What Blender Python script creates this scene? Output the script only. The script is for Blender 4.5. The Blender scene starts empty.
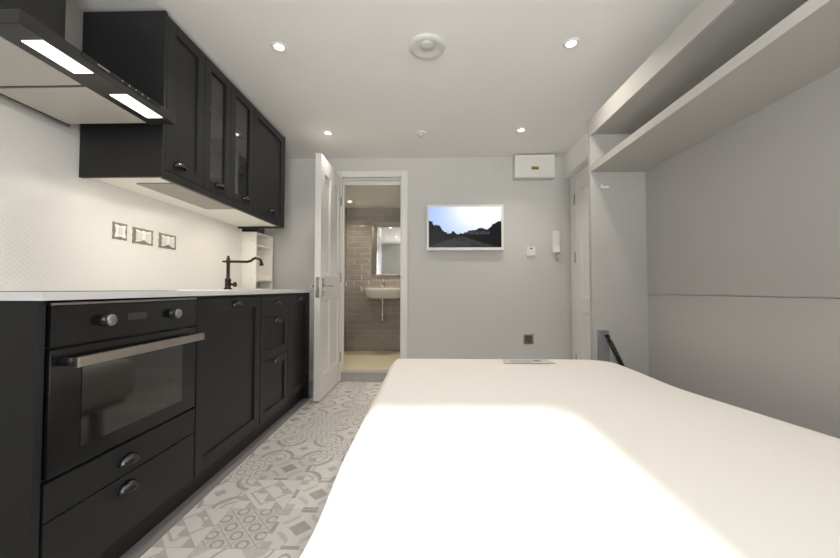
import bpy, bmesh, math, random
from mathutils import Vector, Matrix
random.seed(7)
S = bpy.context.scene
COL = S.collection
PI = math.pi

# ------------------------------------------------------------------ materials
def srgb(r, g, b):
    def f(c):
        c /= 255.0
        return c / 12.92 if c <= .04045 else ((c + .055) / 1.055) ** 2.4
    return (f(r), f(g), f(b), 1)

def new_mat(name):
    m = bpy.data.materials.new(name); m.use_nodes = True
    nt = m.node_tree
    b = nt.nodes['Principled BSDF']
    return m, nt, b

def mat(name, col, rough=.5, metal=0., spec=.5, noise=0., nscale=20., bump=0., coat=0.):
    m, nt, b = new_mat(name)
    b.inputs['Base Color'].default_value = col
    b.inputs['Roughness'].default_value = rough
    b.inputs['Metallic'].default_value = metal
    b.inputs['Specular IOR Level'].default_value = spec
    if coat: b.inputs['Coat Weight'].default_value = coat; b.inputs['Coat Roughness'].default_value = .08
    if noise or bump:
        tc = nt.nodes.new('ShaderNodeTexCoord')
        n = nt.nodes.new('ShaderNodeTexNoise'); n.inputs['Scale'].default_value = nscale; n.inputs['Detail'].default_value = 4
        nt.links.new(tc.outputs['Object'], n.inputs['Vector'])
        if noise:
            mx = nt.nodes.new('ShaderNodeMix'); mx.data_type = 'RGBA'
            mx.inputs[6].default_value = tuple(c * (1 - noise) for c in col[:3]) + (1,)
            mx.inputs[7].default_value = tuple(min(1, c * (1 + noise)) for c in col[:3]) + (1,)
            nt.links.new(n.outputs['Fac'], mx.inputs[0]); nt.links.new(mx.outputs[2], b.inputs['Base Color'])
        if bump:
            bp = nt.nodes.new('ShaderNodeBump'); bp.inputs['Strength'].default_value = bump; bp.inputs['Distance'].default_value = .002
            nt.links.new(n.outputs['Fac'], bp.inputs['Height']); nt.links.new(bp.outputs['Normal'], b.inputs['Normal'])
    return m

def emit(name, col, strength):
    m, nt, b = new_mat(name)
    b.inputs['Base Color'].default_value = (.8, .8, .8, 1)
    b.inputs['Emission Color'].default_value = col
    b.inputs['Emission Strength'].default_value = strength
    return m

def glass(name, tint=(1, 1, 1, 1), gloss=.12, rough=.02):
    m = bpy.data.materials.new(name); m.use_nodes = True
    nt = m.node_tree; nt.nodes.clear()
    o = nt.nodes.new('ShaderNodeOutputMaterial'); mx = nt.nodes.new('ShaderNodeMixShader')
    t = nt.nodes.new('ShaderNodeBsdfTransparent'); g = nt.nodes.new('ShaderNodeBsdfGlossy')
    t.inputs['Color'].default_value = tint; g.inputs['Roughness'].default_value = rough
    mx.inputs[0].default_value = gloss
    nt.links.new(t.outputs[0], mx.inputs[1]); nt.links.new(g.outputs[0], mx.inputs[2]); nt.links.new(mx.outputs[0], o.inputs[0])
    return m

class E:                                             # tiny expression builder over math nodes
    nt = None
    def __init__(s, v): s.v = v
    @staticmethod
    def op(o, *a):
        n = E.nt.nodes.new('ShaderNodeMath'); n.operation = o
        for i, x in enumerate(a):
            x = x.v if isinstance(x, E) else x
            if isinstance(x, (int, float)): n.inputs[i].default_value = x
            else: E.nt.links.new(x, n.inputs[i])
        return E(n.outputs[0])
    def __add__(s, o): return E.op('ADD', s, o)
    __radd__ = __add__
    def __sub__(s, o): return E.op('SUBTRACT', s, o)
    def __rsub__(s, o): return E.op('SUBTRACT', o, s)
    def __mul__(s, o): return E.op('MULTIPLY', s, o)
    __rmul__ = __mul__
    def __truediv__(s, o): return E.op('DIVIDE', s, o)
    def __lt__(s, o): return E.op('LESS_THAN', s, o)
    def __gt__(s, o): return E.op('GREATER_THAN', s, o)
    def abs(s): return E.op('ABSOLUTE', s)
    def floor(s): return E.op('FLOOR', s)
    def fract(s): return E.op('FRACT', s)
    def sin(s): return E.op('SINE', s)
    def cos(s): return E.op('COSINE', s)
def emax(a, b): return E.op('MAXIMUM', a, b)
def emin(a, b): return E.op('MINIMUM', a, b)
def elen(a, b): return E.op('SQRT', a * a + b * b)
def coords(nt, out='Object'):
    tc = nt.nodes.new('ShaderNodeTexCoord'); sp = nt.nodes.new('ShaderNodeSeparateXYZ')
    nt.links.new(tc.outputs[out], sp.inputs[0])
    return [E(sp.outputs[i]) for i in range(3)]
def mixc(nt, fac, a, b):
    mx = nt.nodes.new('ShaderNodeMix'); mx.data_type = 'RGBA'
    nt.links.new(fac.v, mx.inputs[0])
    for i, c in ((6, a), (7, b)):
        if isinstance(c, tuple): mx.inputs[i].default_value = c
        else: nt.links.new(c, mx.inputs[i])
    return mx.outputs[2]

def patchwork_floor():
    m, nt, b = new_mat('patchwork_tile'); E.nt = nt
    x, y, z = coords(nt)
    T = .225
    px, py = (x + 1.06) / T + 40.0, (y - 1.266) / T + 40.0
    cx, cy = px.floor(), py.floor()
    u, v = px.fract() - .5, py.fract() - .5
    cmb = nt.nodes.new('ShaderNodeCombineXYZ'); nt.links.new(cx.v, cmb.inputs[0]); nt.links.new(cy.v, cmb.inputs[1])
    wn = nt.nodes.new('ShaderNodeTexWhiteNoise'); wn.noise_dimensions = '3D'; nt.links.new(cmb.outputs[0], wn.inputs['Vector'])
    rnd = E(wn.outputs['Value'])
    sc = nt.nodes.new('ShaderNodeSeparateColor'); nt.links.new(wn.outputs['Color'], sc.inputs[0])
    tone = E(sc.outputs[1])
    idx = (rnd * 6.0).floor()
    au, av = u.abs(), v.abs()
    r = elen(u, v)
    th = E.op('ARCTAN2', v, u)
    qu, qv = .5 - au, .5 - av
    rc = elen(qu, qv)
    s = au + av
    # masks: value 0..1 (1 = dark)
    p0 = emax(emax((s < .2), (emax(qu * 1.0, qv * 1.0) < .17) * .6), emax((au < .15) * (av > .42), (av < .15) * (au > .42)))
    p0 = emax(p0, (((s - .43).abs() < .06) * (emin(au, av) > .1)) * .45)
    p1 = emax(((rc - .36).abs() < .04) * 1.0, emax(((rc - .2).abs() < .025) * .7, (s < .13) * .8))
    p1 = emax(p1, ((r - .42).abs() < .025) * .5)
    gu, gv = ((u + v) * 2.4 + 10.0).fract() - .5, ((u - v) * 2.4 + 10.0).fract() - .5
    gr = elen(gu, gv)
    p2 = emax(((gr - .3).abs() < .07) * .9, (emax(gu.abs(), gv.abs()) > .46) * .6)
    fl = r - (.27 + .12 * (th * 4.0).cos())
    p3 = emax((fl.abs() < .028) * 1.0, emax((r < .1) * .6, (rc < .2) * .55))
    p3 = emax(p3, ((rc - .27).abs() < .022) * .8)
    w1 = (v - (u * 2 * PI).sin() * .13).abs(); w2 = (u + (v * 2 * PI).sin() * .13).abs()
    p4 = emax(emax((w1 < .025) * .9, (w2 < .025) * .9), (((w1 - .1).abs() < .012)) * .5)
    p4 = emax(p4, (s > .72) * .5)
    ck = E.op('MODULO', ((u + .5) * 4.0).floor() + ((v + .5) * 4.0).floor(), 2.0)
    tri = (((u * 4.0 + 10.0).fract() + (v * 4.0 + 10.0).fract()) < 1.0)
    p5 = emax(ck * tri * .75, ((s - .36).abs() < .03) * .7)
    k = None
    for i, p in enumerate((p0, p1, p2, p3, p4, p5)):
        t = p * ((idx - float(i)).abs() < .5)
        k = t if k is None else k + t
    nz = nt.nodes.new('ShaderNodeTexNoise'); nz.inputs['Scale'].default_value = 26; nz.inputs['Detail'].default_value = 5
    tc = nt.nodes.new('ShaderNodeTexCoord'); nt.links.new(tc.outputs['Object'], nz.inputs['Vector'])
    k = k * (.55 + .6 * E(nz.outputs['Fac']))
    base = mixc(nt, tone, srgb(196, 194, 192), srgb(215, 213, 210))
    dark = mixc(nt, tone, srgb(140, 139, 138), srgb(156, 154, 152))
    c = mixc(nt, k, base, dark)
    grout = emax(au, av) > .492
    c = mixc(nt, grout, c, srgb(184, 182, 179))
    nt.links.new(c, b.inputs['Base Color'])
    b.inputs['Roughness'].default_value = .42
    return m

def mosaic():                                         # white fish-scale mosaic on the kitchen wall
    m, nt, b = new_mat('white_scale_mosaic'); E.nt = nt
    x, y, z = coords(nt)
    T = .024
    def lattice(oy, oz):
        a = ((y / T + oy + 100.0).fract() - .5).abs(); c = ((z / (T * .9) + oz + 100.0).fract() - .5).abs()
        return a + c * .8
    d = emin(lattice(0., 0.), lattice(.5, .5))
    h = emin((.47 - d) * 7.0, 1.0)
    wn = nt.nodes.new('ShaderNodeTexNoise'); wn.inputs['Scale'].default_value = 45; wn.inputs['Detail'].default_value = 1
    tc = nt.nodes.new('ShaderNodeTexCoord'); nt.links.new(tc.outputs['Object'], wn.inputs['Vector'])
    hh = h + E(wn.outputs['Fac']) * 1.2
    bp = nt.nodes.new('ShaderNodeBump'); bp.inputs['Strength'].default_value = .8; bp.inputs['Distance'].default_value = .0012
    nt.links.new(hh.v, bp.inputs['Height']); nt.links.new(bp.outputs['Normal'], b.inputs['Normal'])
    c = mixc(nt, d > .455, srgb(232, 230, 227), srgb(216, 214, 210))
    nt.links.new(c, b.inputs['Base Color']); b.inputs['Roughness'].default_value = .22
    return m

def metro(name, axis):                                 # glossy taupe brick tiles in the shower room
    m, nt, b = new_mat(name); E.nt = nt
    c = coords(nt)
    cmb = nt.nodes.new('ShaderNodeCombineXYZ'); nt.links.new(c[axis].v, cmb.inputs[0]); nt.links.new(c[2].v, cmb.inputs[1])
    br = nt.nodes.new('ShaderNodeTexBrick'); nt.links.new(cmb.outputs[0], br.inputs['Vector'])
    br.inputs['Scale'].default_value = 1; br.inputs['Brick Width'].default_value = .2; br.inputs['Row Height'].default_value = .075
    br.inputs['Mortar Size'].default_value = .003; br.inputs['Mortar Smooth'].default_value = .1
    br.inputs['Color1'].default_value = srgb(164, 159, 151); br.inputs['Color2'].default_value = srgb(153, 148, 141)
    br.inputs['Mortar'].default_value = srgb(176, 171, 163)
    nt.links.new(br.outputs['Color'], b.inputs['Base Color'])
    br2 = nt.nodes.new('ShaderNodeTexBrick'); nt.links.new(cmb.outputs[0], br2.inputs['Vector'])
    br2.inputs['Scale'].default_value = 1; br2.inputs['Brick Width'].default_value = .2; br2.inputs['Row Height'].default_value = .075
    br2.inputs['Mortar Size'].default_value = .014; br2.inputs['Mortar Smooth'].default_value = 1
    bp = nt.nodes.new('ShaderNodeBump'); bp.invert = True; bp.inputs['Strength'].default_value = .5; bp.inputs['Distance'].default_value = .004
    nt.links.new(br2.outputs['Fac'], bp.inputs['Height']); nt.links.new(bp.outputs['Normal'], b.inputs['Normal'])
    b.inputs['Roughness'].default_value = .1
    return m

def sheet_mat():
    m, nt, b = new_mat('white_cotton_sheet'); E.nt = nt
    x, y, z = coords(nt)
    nz = nt.nodes.new('ShaderNodeTexNoise'); nz.inputs['Scale'].default_value = 3.0; nz.inputs['Detail'].default_value = 3
    tc = nt.nodes.new('ShaderNodeTexCoord'); nt.links.new(tc.outputs['Object'], nz.inputs['Vector'])
    h = E(nz.outputs['Fac']) * 4.0
    bp = nt.nodes.new('ShaderNodeBump'); bp.inputs['Strength'].default_value = .25; bp.inputs['Distance'].default_value = .003
    nt.links.new(h.v, bp.inputs['Height']); nt.links.new(bp.outputs['Normal'], b.inputs['Normal'])
    b.inputs['Base Color'].default_value = srgb(228, 225, 221); b.inputs['Roughness'].default_value = .9
    b.inputs['Specular IOR Level'].default_value = .1
    return m

def screen_mat():                                      # a street of houses and trees under a low sun
    m, nt, b = new_mat('screen_picture'); E.nt = nt
    u, w, v = coords(nt, 'Generated')
    def ramp(pts):
        r = nt.nodes.new('ShaderNodeValToRGB'); nt.links.new(u.v, r.inputs[0])
        e = r.color_ramp.elements
        while len(e) > 1: e.remove(e[-1])
        e[0].position = pts[0][0]; e[0].color = (pts[0][1],) * 3 + (1,)
        for p, h in pts[1:]:
            q = e.new(p); q.color = (h, h, h, 1)
        return E(r.outputs[0])
    def noise(scale, det=3.):
        n = nt.nodes.new('ShaderNodeTexNoise'); n.inputs['Scale'].default_value = scale; n.inputs['Detail'].default_value = det
        cm = nt.nodes.new('ShaderNodeCombineXYZ'); nt.links.new((u * 1.7).v, cm.inputs[0]); nt.links.new(v.v, cm.inputs[1])
        nt.links.new(cm.outputs[0], n.inputs['Vector']); return E(n.outputs['Fac'])
    sky = ramp([(0, .66), (.05, .64), (.06, .56), (.15, .55), (.19, .42), (.27, .34), (.31, .36), (.34, .42), (.38, .33), (.45, .34), (.55, .40), (.66, .44), (.70, .49), (.75, .47), (.80, .44), (.84, .47), (.88, .58), (.93, .62), (1, .66)])
    edge = sky + (noise(28.) - .5) * .12
    land = v < edge
    dx, dy = u - .72, v - 1.0
    sun = E.op('EXPONENT', elen(dx, dy * .7) * -3.2)
    blue = mixc(nt, emin(sun * 2.6 + v * -.15, 1.0), (.30, .47, .86, 1), (1, 1, 1, 1))
    road = (v < (.28 - (u - .45).abs() * .55)) * (.5 + .5 * noise(9.))
    tex = noise(14.) * noise(14.) * .02 + road * noise(6.) * .07
    cl = nt.nodes.new('ShaderNodeCombineColor')
    nt.links.new((tex * .95).v, cl.inputs[0]); nt.links.new((tex * .95).v, cl.inputs[1]); nt.links.new((tex * 1.1).v, cl.inputs[2])
    houses = (u > .48) * (u < .84) * ((v - .36).abs() < .035) * (noise(40., 0.) > .52)
    dk = mixc(nt, houses * .5, cl.outputs[0], (.16, .17, .24, 1))
    c = mixc(nt, land, blue, dk)
    nt.links.new(c, b.inputs['Emission Color']); b.inputs['Emission Strength'].default_value = 1.0
    b.inputs['Base Color'].default_value = (.005, .005, .005, 1); b.inputs['Roughness'].default_value = .3; b.inputs['Specular IOR Level'].default_value = .15
    return m

M = dict(
    ceiling=mat('ceiling_paint', srgb(240, 239, 236), .9, bump=.05, nscale=60),
    wall=mat('pale_grey_paint', srgb(211, 210, 207), .85, bump=.06, nscale=80),
    floor=patchwork_floor(), mosaic=mosaic(), metro_x=metro('taupe_metro_tile_x', 0), metro_y=metro('taupe_metro_tile_y', 1),
    stone=mat('cream_stone', srgb(214, 206, 184), .45, noise=.06, nscale=8),
    step=mat('grey_step_tile', srgb(176, 172, 168), .4, noise=.05, nscale=9),
    gloss=mat('white_gloss_paint', srgb(232, 231, 229), .35),
    black=mat('black_stained_wood', srgb(36, 36, 37), .42, spec=.35, noise=.08, nscale=30),
    blackin=mat('dark_cabinet_interior', srgb(60, 59, 58), .6),
    plinth=mat('black_plinth', srgb(35, 34, 34), .5),
    edge=mat('grey_floor_edging', srgb(132, 131, 130), .45),
    top=mat('white_worktop', srgb(226, 226, 228), .3),
    under=mat('white_melamine', srgb(236, 233, 226), .5),
    undershade=mat('underside_shade_grey', srgb(150, 146, 138), .45),
    ovenblack=mat('black_enamel', srgb(26, 26, 27), .18, spec=.5),
    ovenglass=mat('black_oven_glass', srgb(24, 23, 22), .06, spec=.9, coat=.6),
    hood=mat('black_hood_metal', srgb(34, 34, 35), .35, spec=.5),
    filter=mat('pale_grey_filter', srgb(192, 188, 182), .45, metal=.15),
    steel=mat('brushed_steel', srgb(178, 172, 166), .32, metal=1.),
    chrome=mat('chrome', srgb(220, 220, 222), .12, metal=1.),
    pewter=mat('dark_pewter', srgb(88, 88, 90), .18, metal=1.),
    bronze=mat('dark_bronze', srgb(52, 44, 38), .35, metal=.7),
    panel=mat('pale_laminate', srgb(176, 174, 170), .55),
    panelin=mat('grey_laminate', srgb(172, 170, 167), .6),
    metalgrey=mat('grey_plate', srgb(150, 150, 152), .4, metal=.6),
    blackplastic=mat('black_plastic', srgb(22, 22, 23), .4),
    plastic=mat('white_plastic', srgb(236, 235, 231), .4),
    greyplastic=mat('pale_grey_plastic', srgb(214, 214, 212), .45),
    socketgrey=mat('dark_steel_face', srgb(98, 93, 88), .4, metal=.3, noise=.2, nscale=60),
    slot=mat('dark_gap', srgb(40, 38, 36), .8),
    antique=mat('antique_pewter', srgb(138, 131, 120), .5, metal=.3, noise=.3, nscale=120),
    ceramic=mat('white_ceramic', srgb(232, 230, 226), .12, coat=.4),
    mirror=mat('mirror_silver', (.9, .9, .9, 1), .02, metal=1.),
    yellow=mat('yellow_label', srgb(190, 160, 30), .5),
    paper=mat('leaflet_paper', srgb(200, 196, 190), .6), ink=mat('leaflet_ink', srgb(110, 104, 100), .6),
    inkpale=mat('leaflet_grey_print', srgb(172, 168, 164), .6),
    sheet=sheet_mat(), screen=screen_mat(),
    pane=glass('cabinet_glass', (.8, .8, .8, 1), .14, .05), wpane=glass('window_glass', (.97, .98, .98, 1), .04),
    lamp=emit('lamp_glow', (1, .93, .84, 1), 8.0), hoodlamp=emit('hood_lamp_glow', (1, .93, .82, 1), 2.6),
    led=emit('led_glow', (1, .9, .72, 1), 4.0), red=emit('red_led', (1, .1, .05, 1), .6),
)

# ------------------------------------------------------------------ mesh builder
class MB:
    def __init__(s): s.bm = bmesh.new(); s.mi = 0
    def box(s, x0, x1, y0, y1, z0, z1, mi=0):
        vs = [s.bm.verts.new((x, y, z)) for x in (x0, x1) for y in (y0, y1) for z in (z0, z1)]
        for f in ((0, 1, 3, 2), (4, 6, 7, 5), (0, 4, 5, 1), (2, 3, 7, 6), (0, 2, 6, 4), (1, 5, 7, 3)):
            s.bm.faces.new([vs[i] for i in f]).material_index = mi
        return s
    def prism(s, pts, axis, a, b, mi=0):               # polygon pts extruded along an axis from a to b
        def P(p, t): return {'x': (t, p[0], p[1]), 'y': (p[0], t, p[1]), 'z': (p[0], p[1], t)}[axis]
        A = [s.bm.verts.new(P(p, a)) for p in pts]; B = [s.bm.verts.new(P(p, b)) for p in pts]
        n = len(pts)
        fs = [s.bm.faces.new(A[::-1]), s.bm.faces.new(B)] + [s.bm.faces.new((A[i], A[(i + 1) % n], B[(i + 1) % n], B[i])) for i in range(n)]
        for f in fs: f.material_index = mi
        return s
    def lathe(s, c, axis, prof, n=32, mi=0, smooth=True):   # prof: (radius, along)
        ax = {'x': Vector((1, 0, 0)), 'y': Vector((0, 1, 0)), 'z': Vector((0, 0, 1))}[axis] if isinstance(axis, str) else Vector(axis).normalized()
        t = Vector((0, 0, 1)) if abs(ax.z) < .9 else Vector((1, 0, 0))
        e1 = ax.cross(t).normalized(); e2 = ax.cross(e1)
        c = Vector(c); rings = []
        for r, h in prof:
            if r < 1e-6: rings.append([s.bm.verts.new(c + ax * h)])
            else: rings.append([s.bm.verts.new(c + ax * h + (e1 * math.cos(2 * PI * i / n) + e2 * math.sin(2 * PI * i / n)) * r) for i in range(n)])
        for A, B in zip(rings, rings[1:]):
            for i in range(n):
                j = (i + 1) % n
                q = [A[0] if len(A) == 1 else A[i], A[0] if len(A) == 1 else A[j], B[0] if len(B) == 1 else B[j], B[0] if len(B) == 1 else B[i]]
                q = list(dict.fromkeys(q))
                if len(q) > 2:
                    f = s.bm.faces.new(q); f.smooth = smooth; f.material_index = mi
        for R in (rings[0], rings[-1]):
            if len(R) > 1: s.bm.faces.new(R).material_index = mi
        return s
    def tube(s, pts, r, n=14, mi=0):
        pts = [Vector(p) for p in pts]; rs = r if isinstance(r, (list, tuple)) else [r] * len(pts)
        rings = []; e1 = None
        for i, p in enumerate(pts):
            d = (pts[min(i + 1, len(pts) - 1)] - pts[max(i - 1, 0)]).normalized()
            if e1 is None:
                t = Vector((0, 0, 1)) if abs(d.z) < .9 else Vector((0, 1, 0)); e1 = d.cross(t).normalized()
            else: e1 = (e1 - d * e1.dot(d)).normalized()
            e2 = d.cross(e1)
            rings.append([s.bm.verts.new(p + (e1 * math.cos(2 * PI * k / n) + e2 * math.sin(2 * PI * k / n)) * rs[i]) for k in range(n)])
        for A, B in zip(rings, rings[1:]):
            for k in range(n):
                f = s.bm.faces.new((A[k], A[(k + 1) % n], B[(k + 1) % n], B[k])); f.smooth = True; f.material_index = mi
        s.bm.faces.new(rings[0]).material_index = mi; s.bm.faces.new(rings[-1]).material_index = mi
        return s

WL = {}                                                 # world location of every parent
def obj(name, mb, m, parent=None, bevel=0., seg=2, loc=None, label=None, solid=0., recalc=True):
    bm = mb.bm if isinstance(mb, MB) else mb
    if loc is None:
        if parent is not None: loc = Vector(WL[parent.name])
        else:
            xs = [v.co for v in bm.verts]
            loc = Vector(((min(v.x for v in xs) + max(v.x for v in xs)) / 2, (min(v.y for v in xs) + max(v.y for v in xs)) / 2, min(v.z for v in xs)))
    loc = Vector(loc)
    bmesh.ops.translate(bm, verts=bm.verts, vec=-loc)
    if recalc: bmesh.ops.recalc_face_normals(bm, faces=bm.faces)
    me = bpy.data.meshes.new(name); bm.to_mesh(me); bm.free()
    o = bpy.data.objects.new(name, me); COL.objects.link(o)
    for k in (m if isinstance(m, (list, tuple)) else [m]): me.materials.append(k)
    if parent is not None:
        o.parent = parent; o.location = loc - Vector(WL[parent.name])
    else: o.location = loc
    WL[o.name] = tuple(loc)
    if solid:
        md = o.modifiers.new('solid', 'SOLIDIFY'); md.thickness = solid; md.offset = 0
    if bevel:
        md = o.modifiers.new('bevel', 'BEVEL'); md.width = bevel; md.segments = seg; md.limit_method = 'ANGLE'; md.angle_limit = math.radians(50)
        md.harden_normals = False
    if label: o['label'] = label
    return o
def tag(o, label, cat, group=None, kind=None):
    o['label'] = label; o['category'] = cat
    if group: o['group'] = group
    if kind: o['kind'] = kind
    return o
def thing(name, label, cat, loc, group=None, kind=None):
    o = bpy.data.objects.new(name, None); COL.objects.link(o); o.location = loc; WL[o.name] = tuple(loc)
    o.empty_display_size = .05
    return tag(o, label, cat, group, kind)
def dup(root, delta, label):                            # copy a thing, its parts and sub-parts
    def cp(o, parent):
        c = o.copy(); COL.objects.link(c)
        WL[c.name] = tuple(Vector(WL[o.name]) + Vector(delta))
        if parent is not None: c.parent = parent
        for ch in [k for k in o.children]: cp(ch, c)
        return c
    r = cp(root, None); r.location = Vector(root.location) + Vector(delta); r['label'] = label
    return r
def struct(name, mb, m, label, cat, bevel=0.):
    o = obj(name, mb, m, None, bevel=bevel, loc=(0, 0, 0)); return tag(o, label, cat, kind='structure')
def light(name, kind, loc, energy, col=(1, 1, 1), rot=(0, 0, 0), **k):
    l = bpy.data.lights.new(name, kind); l.energy = energy; l.color = col
    for a, v in k.items(): setattr(l, a, v)
    o = bpy.data.objects.new(name, l); COL.objects.link(o); o.location = loc; o.rotation_euler = rot
    return o

# ------------------------------------------------------------------ dimensions (metres; camera above the origin, looking +Y)
XL, XR, YB, YR, ZC = -1.66, 1.45, 3.54, -.9, 2.27
DX0, DX1, DZ = -.88, -.272, 2.072                       # opening to the shower room
# ---- room shell
struct('floor', MB().box(XL - .1, XR + .1, YR - .1, YB, -.1, 0), M['floor'], 'grey patchwork patterned tile floor of the main room', 'floor')
struct('ceiling', MB().box(XL - .1, XR + .1, YR - .1, YB + .1, ZC, ZC + .1), M['ceiling'], 'white painted ceiling of the main room', 'ceiling')
struct('wall_left', MB().box(XL - .1, XL, YR - .1, YB + .1, 0, ZC), M['wall'], 'pale grey wall behind the kitchen units', 'wall')
struct('wall_right', MB().box(XR, XR + .1, YR - .1, YB + .1, 0, ZC), M['wall'], 'pale grey wall on the bed side with the entrance door', 'wall')
struct('wall_back', MB().box(XL, DX0 - .02, YB, YB + .1, 0, ZC).box(DX1 + .02, XR, YB, YB + .1, 0, ZC).box(DX0 - .02, DX1 + .02, YB, YB + .1, DZ + .02, ZC),
       M['wall'], 'pale grey end wall with the television', 'wall')
WX0, WX1, WZ0, WZ1 = -.265, .50, .85, 2.06
struct('wall_rear', MB().box(XL, WX0, YR - .2, YR, 0, ZC).box(WX1, XR, YR - .2, YR, 0, ZC).box(WX0, WX1, YR - .2, YR, 0, WZ0).box(WX0, WX1, YR - .2, YR, WZ1, ZC),
       M['wall'], 'pale grey wall behind the viewer with a window', 'wall')
struct('ceiling_soffit', MB().box(1.36, XR, YR, YB, 2.05, ZC - .001), M['ceiling'], 'white boxed soffit above the entrance door', 'soffit')
struct('trim_2', MB().box(-1.0635, -.998, .9, 3.06, .0, .004), M['edge'], 'thin grey edging strip on the floor along the plinth', 'floor trim')
# skirting on the end wall between doorway and entrance door, and left of the doorway
struct('baseboard_back', MB().box(-.2, 1.44, YB - .015, YB, 0, .11).box(XL, -.95, YB - .015, YB, 0, .11), M['gloss'], 'white skirting board along the end wall', 'skirting', .004)

# ---- window behind the viewer
w = thing('window_1', 'white sash window behind the viewer', 'window', (.13, YR - .12, WZ0), kind='structure')
mb = MB()
for a, b, c, d in ((WX0, WX0 + .04, WZ0, WZ1), (WX1 - .04, WX1, WZ0, WZ1), (WX0 + .04, WX1 - .04, WZ0, WZ0 + .05), (WX0 + .04, WX1 - .04, WZ1 - .03, WZ1)):
    mb.box(a, b, YR - .16, YR - .1, c, d)
obj('window_frame', mb, M['gloss'], w, .003)
obj('window_pane', MB().box(WX0 + .04, WX1 - .04, YR - .132, YR - .128, WZ0 + .05, WZ1 - .03), M['wpane'], w)
obj('window_sill', MB().box(WX0 - .04, WX1 + .04, YR - .1, YR + .04, WZ0 - .03, WZ0), M['gloss'], w, .004)

# ---- shower room
BX0, BX1, BY1, BZ0, BZ1 = -1.112, .35, 4.755, .09, 2.04
struct('floor_bathroom', MB().box(BX0 - .1, BX1 + .1, YB + .012, BY1 + .1, -.1, BZ0), M['stone'], 'cream stone floor of the raised shower room', 'floor')
struct('trim_3', MB().box(DX0 - .02, DX1 + .02, YB - .004, YB + .012, 0, BZ0 - .012).box(DX0 - .02, DX1 + .02, YB - .012, YB + .10, BZ0 - .012, BZ0 + .004), M['step'], 'grey tiled step up into the shower room', 'step', .002)
struct('wall_bathroom_far', MB().box(BX0 - .1, BX1 + .1, BY1, BY1 + .1, BZ0, BZ1), M['metro_x'], 'glossy taupe brick tiled wall behind the basin', 'wall')
struct('wall_bathroom_left', MB().box(BX0 - .1, BX0, YB + .1, BY1, BZ0, BZ1), M['metro_y'], 'glossy taupe brick tiled side wall of the shower room', 'wall')
struct('wall_bathroom_right', MB().box(BX1, BX1 + .1, YB + .1, BY1, BZ0, BZ1), M['metro_y'], 'taupe tiled right side wall of the shower room', 'wall')
struct('wall_bathroom_front', MB().box(BX0, DX0 - .02, YB + .1, YB + .11, BZ0, BZ1).box(DX1 + .02, BX1, YB + .1, YB + .11, BZ0, BZ1), M['metro_x'], 'tiled inner side of the doorway wall', 'wall')
struct('ceiling_bathroom', MB().box(BX0 - .1, BX1 + .1, YB + .1, BY1 + .1, BZ1, BZ1 + .1).box(BX0, BX1, YB + .11, YB + .33, BZ1 - .012, BZ1), M['ceiling'], 'white ceiling of the shower room', 'ceiling')

# ---- door lining and architrave (main room side)
mb = MB()
AW = .066
for x0, x1 in ((DX0 - AW, DX0), (DX1, DX1 + AW)):
    mb.box(x0, x1, YB - .018, YB, 0 if x0 > -.5 else 0, DZ + AW)
mb.box(DX0, DX1, YB - .018, YB, DZ, DZ + AW)
o = struct('trim_1', mb, M['gloss'], 'white architrave around the shower room doorway', 'architrave', .004)
mb = MB().box(DX0 - .02, DX0, YB, YB + .1, BZ0 + .004, DZ + .02).box(DX1, DX1 + .02, YB, YB + .1, BZ0 + .004, DZ + .02).box(DX0, DX1, YB, YB + .1, DZ, DZ + .02)
mb.box(DX1 - .012, DX1, YB + .04, YB + .075, BZ0 + .004, DZ).box(DX0, DX0 + .012, YB + .04, YB + .075, BZ0 + .004, DZ).box(DX0, DX1, YB + .04, YB + .075, DZ - .012, DZ)
struct('trim_4', mb, M['gloss'], 'white door lining inside the shower room doorway', 'door lining', .002)

def panel_leaf(xa, xb, y0, y1, z0, z1, panels, side):   # leaf standing in the YZ plane; raised frame around sunken panels
    mb = MB(); d = .010
    ys = sorted({y0, y1, *[p[0] for p in panels], *[p[1] for p in panels]}); zs = sorted({z0, z1, *[p[2] for p in panels], *[p[3] for p in panels]})
    for i in range(len(ys) - 1):
        for j in range(len(zs) - 1):
            cy, cz = (ys[i] + ys[i + 1]) / 2, (zs[j] + zs[j + 1]) / 2
            inp = any(p[0] < cy < p[1] and p[2] < cz < p[3] for p in panels)
            k = d if inp else 0
            mb.box(xa + k, xb - k, ys[i], ys[i + 1], zs[j], zs[j + 1])
    for p in panels:                                    # ovolo bead sloping into the panel
        for xf, sg in ((xb, -1), (xa, 1)):
            a = [(p[0], p[2]), (p[1], p[2]), (p[1], p[3]), (p[0], p[3])]; t = .022
            b = [(p[0] + t, p[2] + t), (p[1] - t, p[2] + t), (p[1] - t, p[3] - t), (p[0] + t, p[3] - t)]
            A = [mb.bm.verts.new((xf + sg * .001, *q)) for q in a]; B = [mb.bm.verts.new((xf + sg * (d - .0005), *q)) for q in b]
            for i in range(4): mb.bm.faces.new((A[i], A[(i + 1) % 4], B[(i + 1) % 4], B[i]))
    bmesh.ops.remove_doubles(mb.bm, verts=mb.bm.verts, dist=1e-5)
    return mb
LX0, LX1 = -.936, -.886
LF = [(2.955, 3.14, 1.05, 1.92), (3.25, 3.435, 1.05, 1.92), (2.955, 3.14, .205, .84), (3.25, 3.435, .205, .84)]
d1 = thing('door_1', 'white four panel door standing open beside the shower room doorway', 'door', (LX1, YB - .01, 0), kind='structure')
obj('door_leaf', panel_leaf(LX0, LX1, 2.865, 3.52, 0.012, 2.063, LF, 1), M['gloss'], d1, recalc=False)
h = obj('handle_plate', MB().box(LX1, LX1 + .006, 2.895, 2.935, .868, 1.022).box(LX0 - .006, LX0, 2.895, 2.935, .868, 1.022), M['chrome'], d1, .002, label='chrome handle plate')
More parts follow.
